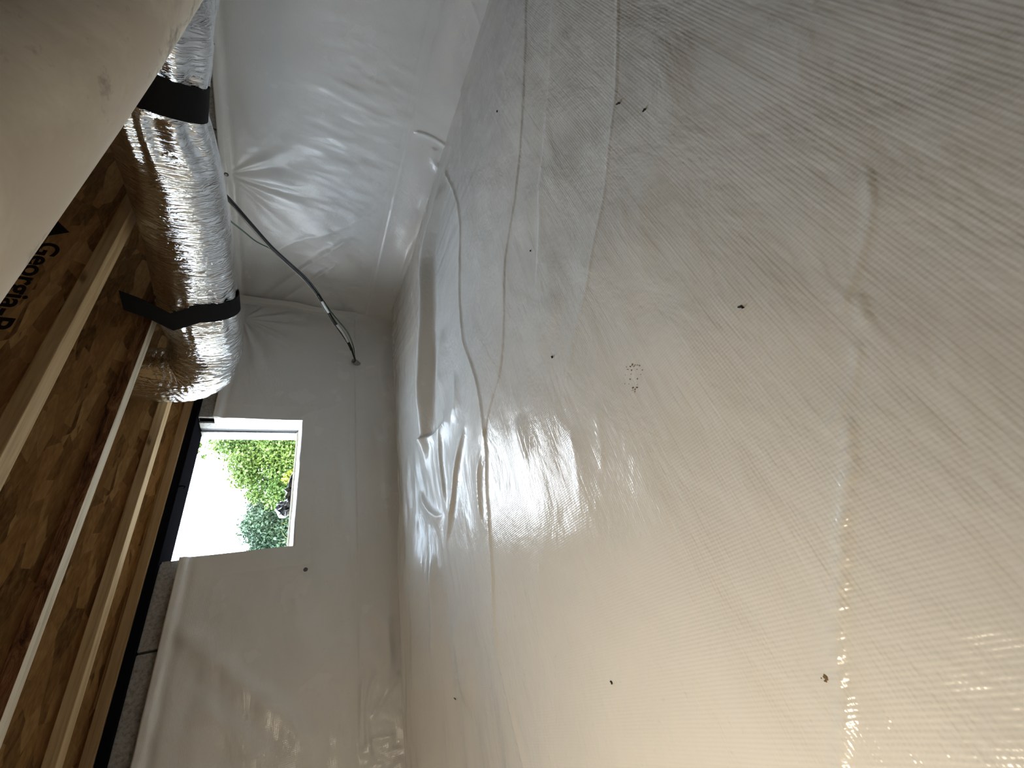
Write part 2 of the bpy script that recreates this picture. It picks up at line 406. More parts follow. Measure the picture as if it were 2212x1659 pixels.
# ------------------------------------------------------------------ walls: membranes, blocks, tape
WX0, WX1, WZ0, WZ1 = .640, 1.298, H - .034, H + .412      # window opening
YW, XR = 2.0, 2.17
def wallpt(px, py): p = onY(px, py, YW); return (p[0], p[2])
def sidept(px, py): p = onX(px, py, XR); return (p[1], p[2])
wall_front = boxes('wall_front', [(-5.2, WX0 - .012, YW + .02, YW + .2, -.1, H + .415), (WX1 + .012, XR + .25, YW + .02, YW + .2, -.1, H + .415),
                                  (WX0 - .012, WX1 + .012, YW + .02, YW + .2, -.1, WZ0 - .02)], M['mortar'])
tag(wall_front, 'concrete block wall with the window opening under white sheeting', 'wall', kind='structure')
def block_row_x(edges, z0, z1, gap=.004):
    for a, c in edges: boxes('block', [(a + gap, c - gap, YW + .009, YW + .19, z0, z1)], M['cmu'], wall_front, .003)
block_row_x([(-.48, -.073), (-.073, .333), (.333, WX0 - .008), (WX1 + .008, 1.52), (1.52, 1.926), (1.926, 2.165)], H + .225, H + .416)
block_row_x([(-.276, .13), (.13, .536), (WX1 + .008, 1.7), (1.7, 2.1)], H + .03, H + .221)

# front membrane: height field towards the room
mz = spaced((-.06, .10, .02), (.10, WZ0, .0055), (WZ0, H + .357, .0055))
mx = spaced((-5.0, -.35, .09), (-.35, WX0, .0055), (WX0, WX1, .0055), (WX1, XR - .004, .0055))
GX, GZ = np.meshgrid(mx, mz, indexing='ij')
def wrinkle(u, v, centres, off):
    z = 0
    for (cu, cv, a0, a1, amp, n, rad, ph) in centres:
        du, dv = u - cu, v - cv; r = np.hypot(du, dv); a = np.arctan2(dv, du)
        win = sstep(a0 - .25, a0 + .1, a) * (1 - sstep(a1 - .1, a1 + .25, a))
        z = z + amp * win * np.exp(-((r - rad * .45) / rad) ** 2) * np.sin(a * n + ph + 1.5 * vnoise(a * 3 + off, r * 4)) * sstep(0, .08, r)
    return z
def front_off(x, z):
    o = .004 + .004 * fbm(x * 3, z * 5, 3)
    o = o + .004 * fbm(x * 8 + z * 6, z * 14 - x * 7, 2) * (1 - sstep(.2, .7, x))
    # hem at the top edge
    d = (H + .357) - z
    o = o + .007 * (1 - sstep(.018, .032, d)) - .003 * np.exp(-((d - .042) / .012) ** 2)
    # diagonal folds at the left
    for (pts, hgt, w) in (([(360, 1330), (480, 1440), (600, 1540), (690, 1640)], .012, .035), ([(420, 1500), (520, 1600), (580, 1659)], .010, .03),
                          ([(670, 1190), (650, 1300), (640, 1420)], .004, .05), ([(640, 905), (720, 880), (760, 860)], .004, .02),
                          ([(730, 960), (742, 1080), (730, 1160)], .006, .03)):
        dd, s_, tt = pdist(x, z, catmull([wallpt(*p) for p in pts], 4)); o = o + hgt * np.exp(-(dd / w) ** 2) * sstep(0, .15, tt) * (1 - sstep(.85, 1, tt))
    # pull towards the corner fixing
    c = wallpt(525, 690); o = o + wrinkle(x, z, [(c[0], c[1], -2.9, -.6, .006, 15, .28, .3)], 3.)
    s = wallpt(660, 1231); r = np.hypot(x - s[0], z - s[1]); o = o - .005 * np.exp(-(r / .03) ** 2)
    # corner: sheet swings away from the block
    o = o + .05 * np.exp(-(XR - x) / .035)
    # lower skirt below the taped seam hangs free
    k = H - .297; below = sstep(0, .19, k - z)
    o = o + below * (.03 + .016 * fbm(x * 5, z * 3 + 9, 3)) + .0035 * (z < k)
    for (pts, hgt, w) in (([(800, 1659), (790, 1560), (795, 1500), (815, 1440)], .013, .010), ([(795, 1560), (830, 1500), (862, 1450)], .012, .012), ([(775, 1620), (778, 1540), (785, 1450)], .009, .008),
                          ([(830, 1330), (838, 1420), (825, 1510)], .012, .018), ([(780, 1640), (800, 1600), (850, 1590)], .010, .014),
                          ([(800, 900), (820, 1000), (835, 1150)], .012, .03), ([(840, 720), (820, 800), (830, 900)], .010, .02)):
        dd, s_, tt = pdist(x, z, catmull([wallpt(*p) for p in pts], 4)); o = o + hgt * np.exp(-(dd / w) ** 1.5) * sstep(0, .15, tt) * (1 - sstep(.85, 1, tt))
    cr_ = sstep(.1, -.35, x) if False else (1 - sstep(-.35, .12, x)) * (1 - sstep(k - .02, k + .02, z))
    o = o + cr_ * .011 * fbm(x * 30, z * 24, 3)
    return o
OFF = front_off(GX, GZ)
cx = .5 * (mx[1:] + mx[:-1])[:, None]; cz = .5 * (mz[1:] + mz[:-1])[None, :]
keep = ~((cx > WX0) & (cx < WX1) & (cz > WZ0))
mf = grid_mesh('membrane', GX, YW - OFF, GZ, M['wallf'], wall_front, keep)
tag(mf, 'white reinforced plastic sheeting with a folded hem')
so = mf.modifiers.new('thick', 'SOLIDIFY'); so.thickness = .0015; so.offset = 1

def strip_front(name, x0, x1, z0, z1, proud=.0016, wob=.0035, n=46):
    if (x1 - x0) > (z1 - z0): nu, nv = n, 9
    else: nu, nv = 9, n
    a = np.linspace(x0, x1, nu); c = np.linspace(z0, z1, nv); A, C = np.meshgrid(a, c, indexing='ij')
    if nu > nv: C = C + wob * fbm(A * 9, A * 0 + z0 * 7, 2) * np.where(np.arange(nv)[None, :] == 0, 1, .6)
    else: A = A + wob * fbm(C * 9, C * 0 + x0 * 7, 2)
    return grid_mesh(name, A, YW - front_off(A, C) - proud, C, M['tape'], wall_front)
for q in ((WX1 + .002, WX1 + .085, WZ0 - .07, H + .345), (WX0 - .085, WX0 - .002, WZ0 - .07, H + .345), (WX0 - .005, WX1 + .09, WZ0 - .062, WZ0 - .001),
          (-.6, 2.05, H - .305, H - .268)):
    strip_front('seam_tape', *q, n=80 if q[1] - q[0] < 2 else 300)

# right wall ---------------------------------------------------------------
wall_right = boxes('wall_right', [(XR + .02, XR + .22, -5.2, YW + .019, -.1, H + .43)], M['mortar'])
tag(wall_right, 'concrete block side wall behind white sheeting right of the corner', 'wall', kind='structure')
for a in np.arange(-.6, 1.95, .406):
    boxes('block', [(XR + .009, XR + .2, a + .004, min(a + .402, 1.995), H + .24, H + .437)], M['cmu'], wall_right, .003)
ys = spaced((-5.0, 0, .09), (0, YW - .004, .0055))
zs = spaced((-.06, .12, .01), (.12, H + .405, .0055))
GY, GZ2 = np.meshgrid(ys, zs, indexing='ij')
def top_r(y): return H + np.interp(y, [-2, .57, 1.06, 1.98], [.42, .418, .412, .392])
def side_off(y, z):
    o = .004 + .004 * fbm(y * 3 + 4, z * 4, 3)
    d = top_r(y) - z
    o = o + .008 * (1 - sstep(.030, .045, d)) - .003 * np.exp(-((d - .055) / .014) ** 2)
    s1 = sidept(489, 376); s2 = sidept(519, 682)
    o = o + wrinkle(y, z, [(s1[0], s1[1], -2.4, -.9, .0030, 13, .42, 0.), (s2[0], s2[1], -2.9, -1.2, .006, 11, .55, .8)], 1.)
    for s in (s1, s2): o = o - .006 * np.exp(-(np.hypot(y - s[0], z - s[1]) / .03) ** 2)
    for (pts, hgt, w) in (([(525, 672), (640, 590), (700, 550), (780, 500)], .011, .018), ([(545, 690), (640, 625), (740, 560)], .009, .014),
                          ([(560, 560), (640, 520), (720, 500), (830, 440)], .006, .02)):
        dd, s_, tt = pdist(y, z, catmull([sidept(*p) for p in pts], 4)); o = o + hgt * np.exp(-(dd / w) ** 1.6) * sstep(0, .15, tt) * (1 - sstep(.85, 1, tt))
    o = o + .0035 * fbm(y * 26, z * 9, 2) * sstep(.2, .7, y) * np.exp(-((z - (H - .15)) / .2) ** 2)
    o = o + .05 * np.exp(-(YW - y) / .035)
    k = H - .372; below = sstep(0, .19, k - z)
    o = o + below * (.02 + .012 * fbm(y * 4 + 2, z * 3, 3)) + .0035 * (z < k)
    for (pts, hgt, w) in (([(940, 400), (915, 480), (880, 560), (862, 610)], .020, .012), ([(890, 282), (915, 287), (945, 300), (968, 318), (982, 338)], .010, .006),
                          ([(938, 312), (936, 345), (952, 362), (962, 372)], .010, .018), ([(1015, 0), (1030, 40), (1043, 75)], .004, .004),
                          ([(950, 345), (925, 400), (905, 450)], .008, .016)):
        dd, s_, tt = pdist(y, z, catmull([sidept(*p) for p in pts], 4)); o = o + hgt * np.exp(-(dd / w) ** 1.4) * sstep(0, .12, tt) * (1 - sstep(.88, 1, tt))
    return o
O2 = side_off(GY, GZ2); ZZ = np.minimum(GZ2, top_r(GY))
mr = grid_mesh('membrane', XR - O2, GY, ZZ, M['wallr'], wall_right)
for p_ in mr.data.polygons: pass
mr.data.flip_normals()
tag(mr, 'white reinforced plastic sheeting pulled into radiating wrinkles')
so = mr.modifiers.new('thick', 'SOLIDIFY'); so.thickness = .0015; so.offset = -1
a = np.linspace(-.3, 1.95, 300); c = np.linspace(H - .385, H - .345, 9); A, C = np.meshgrid(a, c, indexing='ij')
C = C + .003 * fbm(A * 7, A * 0, 2)
grid_mesh('seam_tape', XR - side_off(A, C) - .0016, A, C, M['tape'], wall_right).data.flip_normals()
a = np.linspace(H - .30, H + .36, 120)        # the taped joint running up the corner
th = np.linspace(-.03, .045, 9); A, C = np.meshgrid(a, th, indexing='ij')
ox = np.where(C < 0, -C, 0.); oy = np.where(C > 0, C, 0.)
cxp = XR - .052 - ox * .9; cyp = YW - .052 - oy * .9
grid_mesh('seam_tape', cxp + .01 * fbm(A * 4, A * 0, 2), cyp + .008 * fbm(A * 4 + 9, A * 0, 2), A, M['tape'], wall_right).data.flip_normals()

def screw(parent, loc, nrm, name='screw'):
    bm = bmesh.new(); bmesh.ops.create_cone(bm, cap_ends=True, segments=16, radius1=.0075, radius2=.0055, depth=.004)
    bmesh.ops.bevel(bm, geom=bm.edges[:], offset=.0006, segments=1)
    me = bpy.data.meshes.new(name); bm.to_mesh(me); bm.free(); me.materials.append(M['steel'])
    o = bpy.data.objects.new(name, me); link(o, parent); o.location = loc; o.rotation_euler = Vector(nrm).to_track_quat('Z', 'Y').to_euler()
    bm = bmesh.new(); bmesh.ops.create_cone(bm, cap_ends=True, segments=18, radius1=.0095, radius2=.0085, depth=.002)
    me = bpy.data.meshes.new('washer'); bm.to_mesh(me); bm.free(); me.materials.append(M['blackrubber'])
    w_ = bpy.data.objects.new('washer', me); link(w_, o); w_.location = (0, 0, -.0028)
    return o
s = wallpt(660, 1231); screw(wall_front, (s[0], YW - float(front_off(np.array(s[0]), np.array(s[1]))) - .004, s[1]), (0, -1, 0))
for p in ((489, 376), (519, 682)):
    s = sidept(*p); screw(wall_right, (XR - float(side_off(np.array(s[0]), np.array(s[1]))) - .004, s[0], s[1]), (-1, 0, 0))

# the two walls behind the photographer keep the room closed
wall_left = boxes('wall_left', [(-5.2, -5.0, -5.2, 2.2, -.1, H + .80)], M['cmu']); tag(wall_left, 'grey block side wall far behind the camera', 'wall', kind='structure')
wall_back = boxes('wall_back', [(-5.0, 2.39, -5.2, -5.0, -.1, H + .80)], M['cmu']); tag(wall_back, 'grey block rear wall far behind the camera', 'wall', kind='structure')

# ------------------------------------------------------------------ window opening
win = empty('window_1', (.97, YW + .1, WZ0)); tag(win, 'open rectangular window hole in the block wall', 'window', kind='structure')
def wbox(n, q, m_, bev=.002): return boxes(n, [q], m_, win, bev)
wbox('jamb_wrap', (WX1 - .001, WX1 + .006, YW - .004, YW + .045, WZ0, H + .352), M['tape'])
wbox('jamb_block', (WX1 + .001, WX1 + .012, YW + .047, YW + .098, WZ0 - .01, H + .414), M['cmu_pale'])
wbox('jamb_gasket', (WX1 + .004, WX1 + .012, YW + .099, YW + .124, WZ0 - .01, H + .414), M['gasket'])
wbox('jamb_block', (WX1 - .003, WX1 + .012, YW + .125, YW + .199, WZ0 - .01, H + .414), M['cmu_pale'])
wbox('jamb_block', (WX0 - .012, WX0 - .001, YW + .02, YW + .199, WZ0 - .01, H + .414), M['cmu'])
v = []; f = []
n = 60
for i in range(n + 1):
    x = WX0 - .002 + (WX1 - WX0 + .004) * i / n
    for j, (yy, zz) in enumerate(((YW - .006, WZ0 - .012), (YW - .005, WZ0 + .001), (YW + .03, WZ0 + .006), (YW + .07, WZ0 + .011), (YW + .11, WZ0 + .016))):
        v.append((x, yy, zz + .0022 * float(fbm(np.array(x * 14.), np.array(j * 1.7), 2))))
for i in range(n):
    for j in range(4): f.append((i * 5 + j, (i + 1) * 5 + j, (i + 1) * 5 + j + 1, i * 5 + j + 1))
mesh('sill_wrap', v, f, M['tape'], win)
wbox('sill_board', (WX0 - .01, WX1 - .004, YW + .108, YW + .199, WZ0 - .019, WZ0 + .024), M['pine_grey'])

# ------------------------------------------------------------------ ceiling and joists
ZJ = H + .45
ceil = boxes('ceiling', [(-5.2, 2.4, -5.2, 2.2, ZJ + .302, ZJ + .325)], M['osb_floor']); tag(ceil, 'brown strand board subfloor above the joists', 'ceiling', kind='structure')
def joist(name, y0, yaw, m_side, m_under, label, hf=.027, wf=.046, x0=-4.98, x1=2.30):
    """y0: Y of the near lower edge at X=.7"""
    root = empty(name, (.7, y0, ZJ)); root.rotation_euler = (0, 0, yaw); tag(root, label, 'joist', 'I-joists overhead')
    def part(n, q, mm, bev, mats=None):
        o = boxes(n, [q], mm, None, bev); o.parent = root
        if mats:
            o.data.materials.append(mats)
            for pl in o.data.polygons:
                if pl.normal.z < -.7: pl.material_index = 1
        return o
    part('bottom_flange', (x0 - .7, x1 - .7, 0, wf, 0, hf), m_side, .0018, m_under)
    part('top_flange', (x0 - .7, x1 - .7, 0, wf, .274, .301), m_side, .0018)
    part('web', (x0 - .7, x1 - .7, wf / 2 - .005, wf / 2 + .005, hf - .004, .278), M['osb'], 0)
    return root
joist('i_joist', .02, -.01, M['pine'], M['pine_grey'], 'I-joist directly overhead behind the smudged off-white pipe, out of the view')
joist('i_joist', .505, -.035, M['pine'], M['pine_grey'], 'I-joist hidden above the smudged off-white pipe')
j1 = joist('i_joist', .910, -.045, M['pine'], M['pine'], 'I-joist with pale flange and black lettering printed on its web')
joist('i_joist', 1.285, -.045, M['strand'], M['pine_grey'], 'I-joist with rough dark reddish strand flange, middle of the visible three', .028, .044)
joist('i_joist', 1.672, -.03, M['pine'], M['pine'], 'I-joist with tan flange nearest the window wall', .028, .052)
rim = empty('rim_joist', (0, YW, ZJ)); tag(rim, 'brown strand rim joist with board edge sitting above the window', 'joist')
def rb(n, q, mm, bev=.0018): return boxes(n, [q], mm, rim, bev)
rb('flange', (-5.0, XR - .06, YW - .012, YW + .05, ZJ - .004, ZJ + .028), M['board'])
rb('web', (-5.0, XR + .134, YW + .012, YW + .03, ZJ + .026, ZJ + .30), M['osb'], 0)
rb('shim', (.2, 1.2, YW - .004, YW + .010, ZJ + .029, ZJ + .036), M['board'])
sill = boxes('sill_plate', [(-5.0, XR + .2, YW - .006, YW + .19, H + .4175, ZJ - .005)], M['sill'], None, .003)
tag(sill, 'black sill plate running along the top of the window wall', 'sill plate')
dp = onY(391, 1050, YW - .002); tube('sealant_drip', catmull([dp + np.array([0, .01, .012]), dp, dp + np.array([-.004, -.002, -.014]), dp + np.array([-.014, -.002, -.012])], 4), np.linspace(.004, .0015, 13), M['sill'], None, 8).parent = sill
sill2 = boxes('sill_plate', [(XR - .006, XR + .2, -5.0, YW - .012, H + .4395, ZJ - .002)], M['sill'], None, .003)
tag(sill2, 'black sill plate along the top of the side wall beyond the duct', 'sill plate')
rim2 = boxes('rim_board', [(XR + .135, XR + .16, -5.0, YW + .16, ZJ, ZJ + .30)], M['osb'])
tag(rim2, 'dark strand board closing the joist ends above the side wall', 'rim board')

# lettering on the nearest web (upside down, reading towards the left of the room)
wy = .910 + .046 / 2 - .0052
def text_mesh(s, size):
    cu = bpy.data.curves.new('lettering', 'FONT'); cu.body = s; cu.size = size; cu.extrude = .00025; cu.offset = size * .022
    o = bpy.data.objects.new('lettering', cu); COL.objects.link(o)
    dg = bpy.context.evaluated_depsgraph_get(); me = bpy.data.meshes.new_from_object(o.evaluated_get(dg)); bpy.data.objects.remove(o, do_unlink=True)
    me.materials.clear(); me.materials.append(M['ink']); return me
def on_web(px, py):
    p = onY(px, py, wy); c, s_ = math.cos(-.045), math.sin(-.045)
    # intersect with the yawed web plane
    r = ray(px, py); n_ = np.array([-s_, c, 0]); o_ = np.array([.7, .910, 0]) + n_ * (.023 - .0053)
    tt = (n_ @ o_) / (n_ @ r); P = r * tt; q = P - np.array([.7, .910, 0])
    return np.array([q[0] * c + q[1] * s_, P[2] + H - ZJ])
g0 = on_web(82, 533)
me = text_mesh('Georgia-Pacific', .052)
lo = bpy.data.objects.new('lettering', me); link(lo, j1)
# text x -> -X, text y -> -Z, faces -Y
lo.matrix_local = Matrix.Translation((g0[0] + .022, .0174, g0[1])) @ Matrix(((-1.35, 0, 0, 0), (0, 0, -1, 0), (0, -1, 0, 0), (0, 0, 0, 1)))
tri = [on_web(*p) for p in ((88, 512), (150, 502), (121, 474))]
v = [(p[0], .0171, p[1]) for p in tri] + [(p[0], .0176, p[1]) for p in tri]
tr = mesh('triangle_mark', v, [(0, 1, 2), (3, 5, 4), (0, 3, 4, 1), (1, 4, 5, 2), (2, 5, 3, 0)], M['ink'], None, False); tr.parent = j1

# ------------------------------------------------------------------ pipe close to the lens
pipe = empty('drain_pipe', (.51, .188, H + .207)); tag(pipe, 'large smudged off-white pipe hung just below the joists, close to the camera', 'pipe')
P = [np.array([x_, .188 - .06 * (x_ - .51) + .008 * math.exp(-((x_ - .52) / .33) ** 2), H + .207]) for x_ in np.linspace(-4.9, .93, 60)]
e0 = P[-1]; P += [e0 + np.array([.10 * math.sin(q), -.004 * q, .10 * (1 - math.cos(q))]) for q in np.linspace(.15, math.pi / 2, 10)]
P += [P[-1] + np.array([0, 0, d]) for d in (.1, .2, .442)]
P = np.array(P)
tube('barrel', P, .065, M['pipe'], pipe, 72)
for px_ in (-1.3,):
    c_ = P[int((px_ + 4.9) / 5.83 * 59)]
    tube('coupling', [c_ + np.array([d, -.06 * d, 0]) for d in (-.07, -.065, .065, .07)], np.array([.065, .071, .071, .065]), M['pipe'], pipe, 64)

# ------------------------------------------------------------------ foil duct and its straps
duct = empty('flexible_duct', (1.25, 1.1, H + .33)); tag(duct, 'silver foil insulated flexible duct hanging on black straps', 'duct')
def dpt(px, py, z): r = ray(px, py); p = r * z / r[2]; return np.array([p[0], p[1], p[2] + H])
ctl = [np.array([2.03, .30, H + .33]), np.array([1.75, .28, H + .33]), np.array([1.45, .29, H + .33]), dpt(316, 0, .325), dpt(326, 110, .33), dpt(329, 218, .338), dpt(358, 310, .333), dpt(400, 470, .328), dpt(422, 600, .330),
       dpt(432, 668, .325), dpt(447, 735, .318), dpt(437, 790, .335)]
C_ = catmull(ctl, 26)
last = C_[-1]; tail = catmull([last, last + np.array([-.012, .040, .045]), last + np.array([-.02, .05, .13]), last + np.array([-.02, .05, .26])], 14)[1:]
C_ = np.vstack([C_, tail])
T, A_, B_ = frames(C_); nS = 112; arc = np.concatenate([[0], np.cumsum(np.linalg.norm(np.diff(C_, axis=0), axis=1))])
def arc_at(p): return arc[np.argmin(np.linalg.norm(C_ - p, axis=1))]
s1 = arc_at(dpt(327, 175, .336)); s2 = arc_at(dpt(429, 645, .326)); sE = arc_at(last)
base = np.interp(arc, [0, s1 - .12, s1 - .045, s1 + .045, s1 + .16, (s1 + s2) / 2, s2 - .08, s2, s2 + .07, sE, arc[-1]],
                 [.110, .108, .094, .094, .104, .108, .112, .110, .116, .110, .096])
th = np.linspace(0, 2 * math.pi, nS, endpoint=False)
v = np.zeros((len(C_), nS, 3))
for i in range(len(C_)):
    s_ = arc[i]
    pk = np.exp(-((s_ - s1) / .13) ** 2) * (abs(s_ - s1) > .03) + .55 * np.exp(-((s_ - s2) / .07) ** 2) * (abs(s_ - s2) > .018)
    rr = base[i] * (1 + pk * .085 * np.sin(th * 11 + 2.5 * vnoise(th * 2, th * 0 + s_ * 3)) + .014 * vnoise(np.cos(th) * 3 + 9, np.sin(th) * 3 + s_ * 9))
    e = sstep(s2 + .03, sE, np.array(s_))
    rr = rr * (1 + e * .018 * np.sin(s_ * 330 + 5 * vnoise(np.cos(th) * 2, np.sin(th) * 2 + s_ * 14)) * (.4 + .6 * np.abs(np.sin(th))))
    rr = rr * (1 - .04 * (np.sin(th) * 0))
    v[i] = C_[i] + rr[:, None] * (np.cos(th)[:, None] * A_[i] + np.sin(th)[:, None] * B_[i])
v[:, :, 2] = np.minimum(v[:, :, 2], np.where(np.arange(len(C_))[:, None] < np.argmin(abs(arc - sE)), ZJ - .002, 9))
f = [(i * nS + j, i * nS + (j + 1) % nS, (i + 1) * nS + (j + 1) % nS, (i + 1) * nS + j) for i in range(len(C_) - 1) for j in range(nS)]
ds = mesh('foil_sleeve', v.reshape(-1, 3), f, M['foil'], duct)
# a raised lap seam along the sleeve
def ring_strip(name, sc, half, rad, mat_, parent, th0, th1, proud, tails=None, n=40, zc=None):
    ii = [k for k in range(len(C_)) if abs(arc[k] - sc) <= half + .02]; i0 = int(np.argmin(abs(arc - sc)))
    c, t_, a_, b_ = C_[i0], T[i0], A_[i0], B_[i0]; vv = []; ff = []
    up = np.array([0, 0, 1.]); up = up - t_ * (up @ t_); up /= np.linalg.norm(up); sd2 = np.cross(t_, up)
    ths = np.linspace(th0, th1, n); prof = []
    for q in ths: prof.append(c + (rad + proud) * (math.cos(q) * sd2 + math.sin(q) * up))
    if tails: prof = [np.array(x) for x in tails[0]] + prof + [np.array(x) for x in tails[1]]
    prof = np.array(prof); tg = np.gradient(prof, axis=0); m_ = len(prof)
    for k in range(m_):
        nr = np.cross(tg[k], t_); nr /= np.linalg.norm(nr) + 1e-9
        for (aa, bb) in ((-half, 0), (half, 0), (half, .0025), (-half, .0025)): vv.append(prof[k] + t_ * aa - nr * bb)
    for k in range(m_ - 1):
        for q in range(4): ff.append((k * 4 + q, k * 4 + (q + 1) % 4, (k + 1) * 4 + (q + 1) % 4, (k + 1) * 4 + q))
    ff.append((0, 1, 2, 3)); ff.append(tuple((m_ - 1) * 4 + q for q in (3, 2, 1, 0)))
    return mesh(name, vv, ff, mat_, parent, False)
i1 = int(np.argmin(abs(arc - s1))); c1 = C_[i1]
st1 = empty('hanging_strap', tuple(c1)); tag(st1, 'wide black strap cinched round the duct beside the pipe', 'strap', 'duct straps')
ring_strip('band', s1, .036, .0955, M['strap'], st1, -math.pi * 1.5, math.pi * .5, .003, None, 90)
boxes('hanger_tab', [(c1[0] - .02, c1[0] + .02, c1[1] - .002, c1[1] + .002, c1[2] + .099, ZJ - .001)], M['strap'], st1)
i2 = int(np.argmin(abs(arc - s2))); c2 = C_[i2]
st2 = empty('hanging_strap', tuple(c2)); tag(st2, 'narrow black strap slung under the duct near its bent end', 'strap', 'duct straps')
sa = dpt(268, 645, .478); sb = dpt(330, 655, .44)
jy = 1.285 - .045 * (c2[0] - .7)
e2 = dpt(262, 648, .485)
ring_strip('band', s2, .031, .112, M['strap'], st2, -math.pi * .93, -.10, .004,
           (catmull([e2, e2 * .62 + np.array([c2[0] - .128, c2[1], c2[2] + .045]) * .38 + np.array([0, 0, -.012]), np.array([c2[0] - .128, c2[1], c2[2] + .045])], 8), [(c2[0] + .12, c2[1], H + .36), (c2[0] + .12, c2[1], ZJ - .001)]), 70)
# ------------------------------------------------------------------ cables out of the corner conduit
con = empty('conduit_stub', tuple(onY(765, 780, YW))); tag(con, 'grey conduit stub poking out of the sheeting near the corner', 'conduit')
cp = onY(766, 781, YW - .03)
vv = []; ff = []; k = 28
axd = np.array([-.18, -.75, .62]); axd /= np.linalg.norm(axd); s_ = np.cross(axd, [1, 0, 0]); s_ /= np.linalg.norm(s_); q_ = np.cross(axd, s_)
prof = [(-.05, .0165), (.010, .0165), (.010, .0140), (-.05, .0140)]
for (d, r_) in prof:
    for j in range(k):
        a = 2 * math.pi * j / k; vv.append(cp + axd * d + r_ * (math.cos(a) * s_ + math.sin(a) * q_))
for i in range(4):
    for j in range(k): ff.append((i * k + j, i * k + (j + 1) % k, ((i + 1) % 4) * k + (j + 1) % k, ((i + 1) % 4) * k + j))
mesh('socket', vv, ff, M['pvcgrey'], con)
vv = []; ff = []
fo = lambda x, z: float(front_off(np.array(x), np.array(z)))
tp = onY(752, 790, YW)
for j in range(40):
    a = 2 * math.pi * j / 40
    for r_ in (.010, .055):
        x = tp[0] + r_ * math.cos(a) * (1 + .2 * math.sin(3 * a)); z = tp[2] + r_ * math.sin(a) * (1 + .15 * math.cos(2 * a)); vv.append((x, YW - fo(x, z) - .002, z))
for j in range(40): q = (j + 1) % 40; ff.append((j * 2, j * 2 + 1, q * 2 + 1, q * 2))
mesh('sealing_patch', vv, ff, M['tape'], con)

bun = empty('cable_bundle', tuple(cp)); tag(bun, 'bundle of black cables with green wire running from conduit to behind the duct', 'cable')
def cpath(pix, d0, d1):
    out = []
    for i, p in enumerate(pix):
        t_ = i / (len(pix) - 1); y = None
        r = ray(*p); # distance from the camera along the bundle, easing from the conduit to the side wall
        k_ = d0 * (1 - t_) + d1 * t_; q = r / np.linalg.norm(r) * k_; out.append(np.array([q[0], q[1], q[2] + H]))
    return out
dc = float(np.linalg.norm(cp - np.array([0, 0, H])))
dE = 2.22
back = [cp - axd * .03]
main = [(765, 772), (757, 750), (741, 720), (722, 695), (705, 668), (683, 632), (655, 598), (620, 565), (585, 532), (545, 488), (505, 443), (482, 418)]
off = lambda pts, dx, dy: [(a + dx * math.sin(math.pi * min(1, i / 3.)) , b_ + dy * math.sin(math.pi * min(1, i / 3.))) for i, (a, b_) in enumerate(pts)]
def shifted(pts, d, wig=0., ph=0.):
    P_ = np.array(pts, float); t_ = np.gradient(P_, axis=0); t_ /= np.linalg.norm(t_, axis=1)[:, None]; n_ = np.stack([-t_[:, 1], t_[:, 0]], 1)
    w_ = d * np.minimum(1, np.arange(len(P_)) / 2.) + wig * np.sin(np.arange(len(P_)) * 1.3 + ph)
    return [tuple(x) for x in P_ + n_ * w_[:, None]]
ext = lambda pp: catmull(back + cpath(pp, dc - .01, dE), 8)
tube('black_cable', ext(shifted(main, 0)), .0042, M['blackcable'], bun)
tube('black_cable', ext(shifted(main, 2.8, .8, 1.)), .0032, M['blackcable'], bun)
tube('black_cable', ext(shifted(main, -2.2, .9, 2.)), .0032, M['blackcable'], bun)
tube('bare_wire', ext(shifted(main, -4.6, .5, .4)), .0016, M['copper'], bun, 8)
gm = [(767, 772), (763, 750), (751, 720), (731, 694), (713, 672), (688, 636), (660, 600), (622, 568), (585, 539), (553, 522), (525, 500), (485, 469)]
extg = lambda pp: catmull(back + cpath(pp, dc + .004, dE + .012), 8)
tube('green_wire', extg(gm), .0015, M['greencable'], bun, 8)
tube('green_wire', extg(shifted(gm, 1.6, .4, 0)), .0014, M['greencable'], bun, 8)
full = ext(shifted(main, .4)); fp = np.array(full)
def frac(px, py):
    r = ray(px, py); r /= np.linalg.norm(r); rel = fp - np.array([0, 0, H]); d = np.linalg.norm(rel - np.outer(rel @ r, r), axis=1); return int(np.argmin(d))
def sleeve(n, a, b_, rad, mm):
    i, j = sorted((frac(*a), frac(*b_)));
    if j - i < 2: j = i + 2
    q = fp[i:j + 1]; t_ = np.linspace(0, len(q) - 1, 14); q = np.stack([np.interp(t_, np.arange(len(q)), q[:, k_]) for k_ in range(3)], 1)
    tube(n, q, rad, mm, bun, 12)
sleeve('white_sleeve', (706, 676), (693, 654), .0074, M['whitecable'])
sleeve('white_sleeve', (749, 740), (724, 702), .0074, M['whitecable'])
sleeve('tape_wrap', (724, 700), (707, 676), .0080, M['blacktape'])
sleeve('tape_wrap', (692, 653), (684, 640), .0080, M['blacktape'])
sleeve('tape_wrap', (757, 757), (750, 742), .0084, M['blacktape'])
q = fp[frac(753, 752)]
boxes('cable_tie', [(q[0] - .010, q[0] - .005, q[1] - .006, q[1] + .002, q[2] - .006, q[2] + .005)], M['blacktape'], bun)

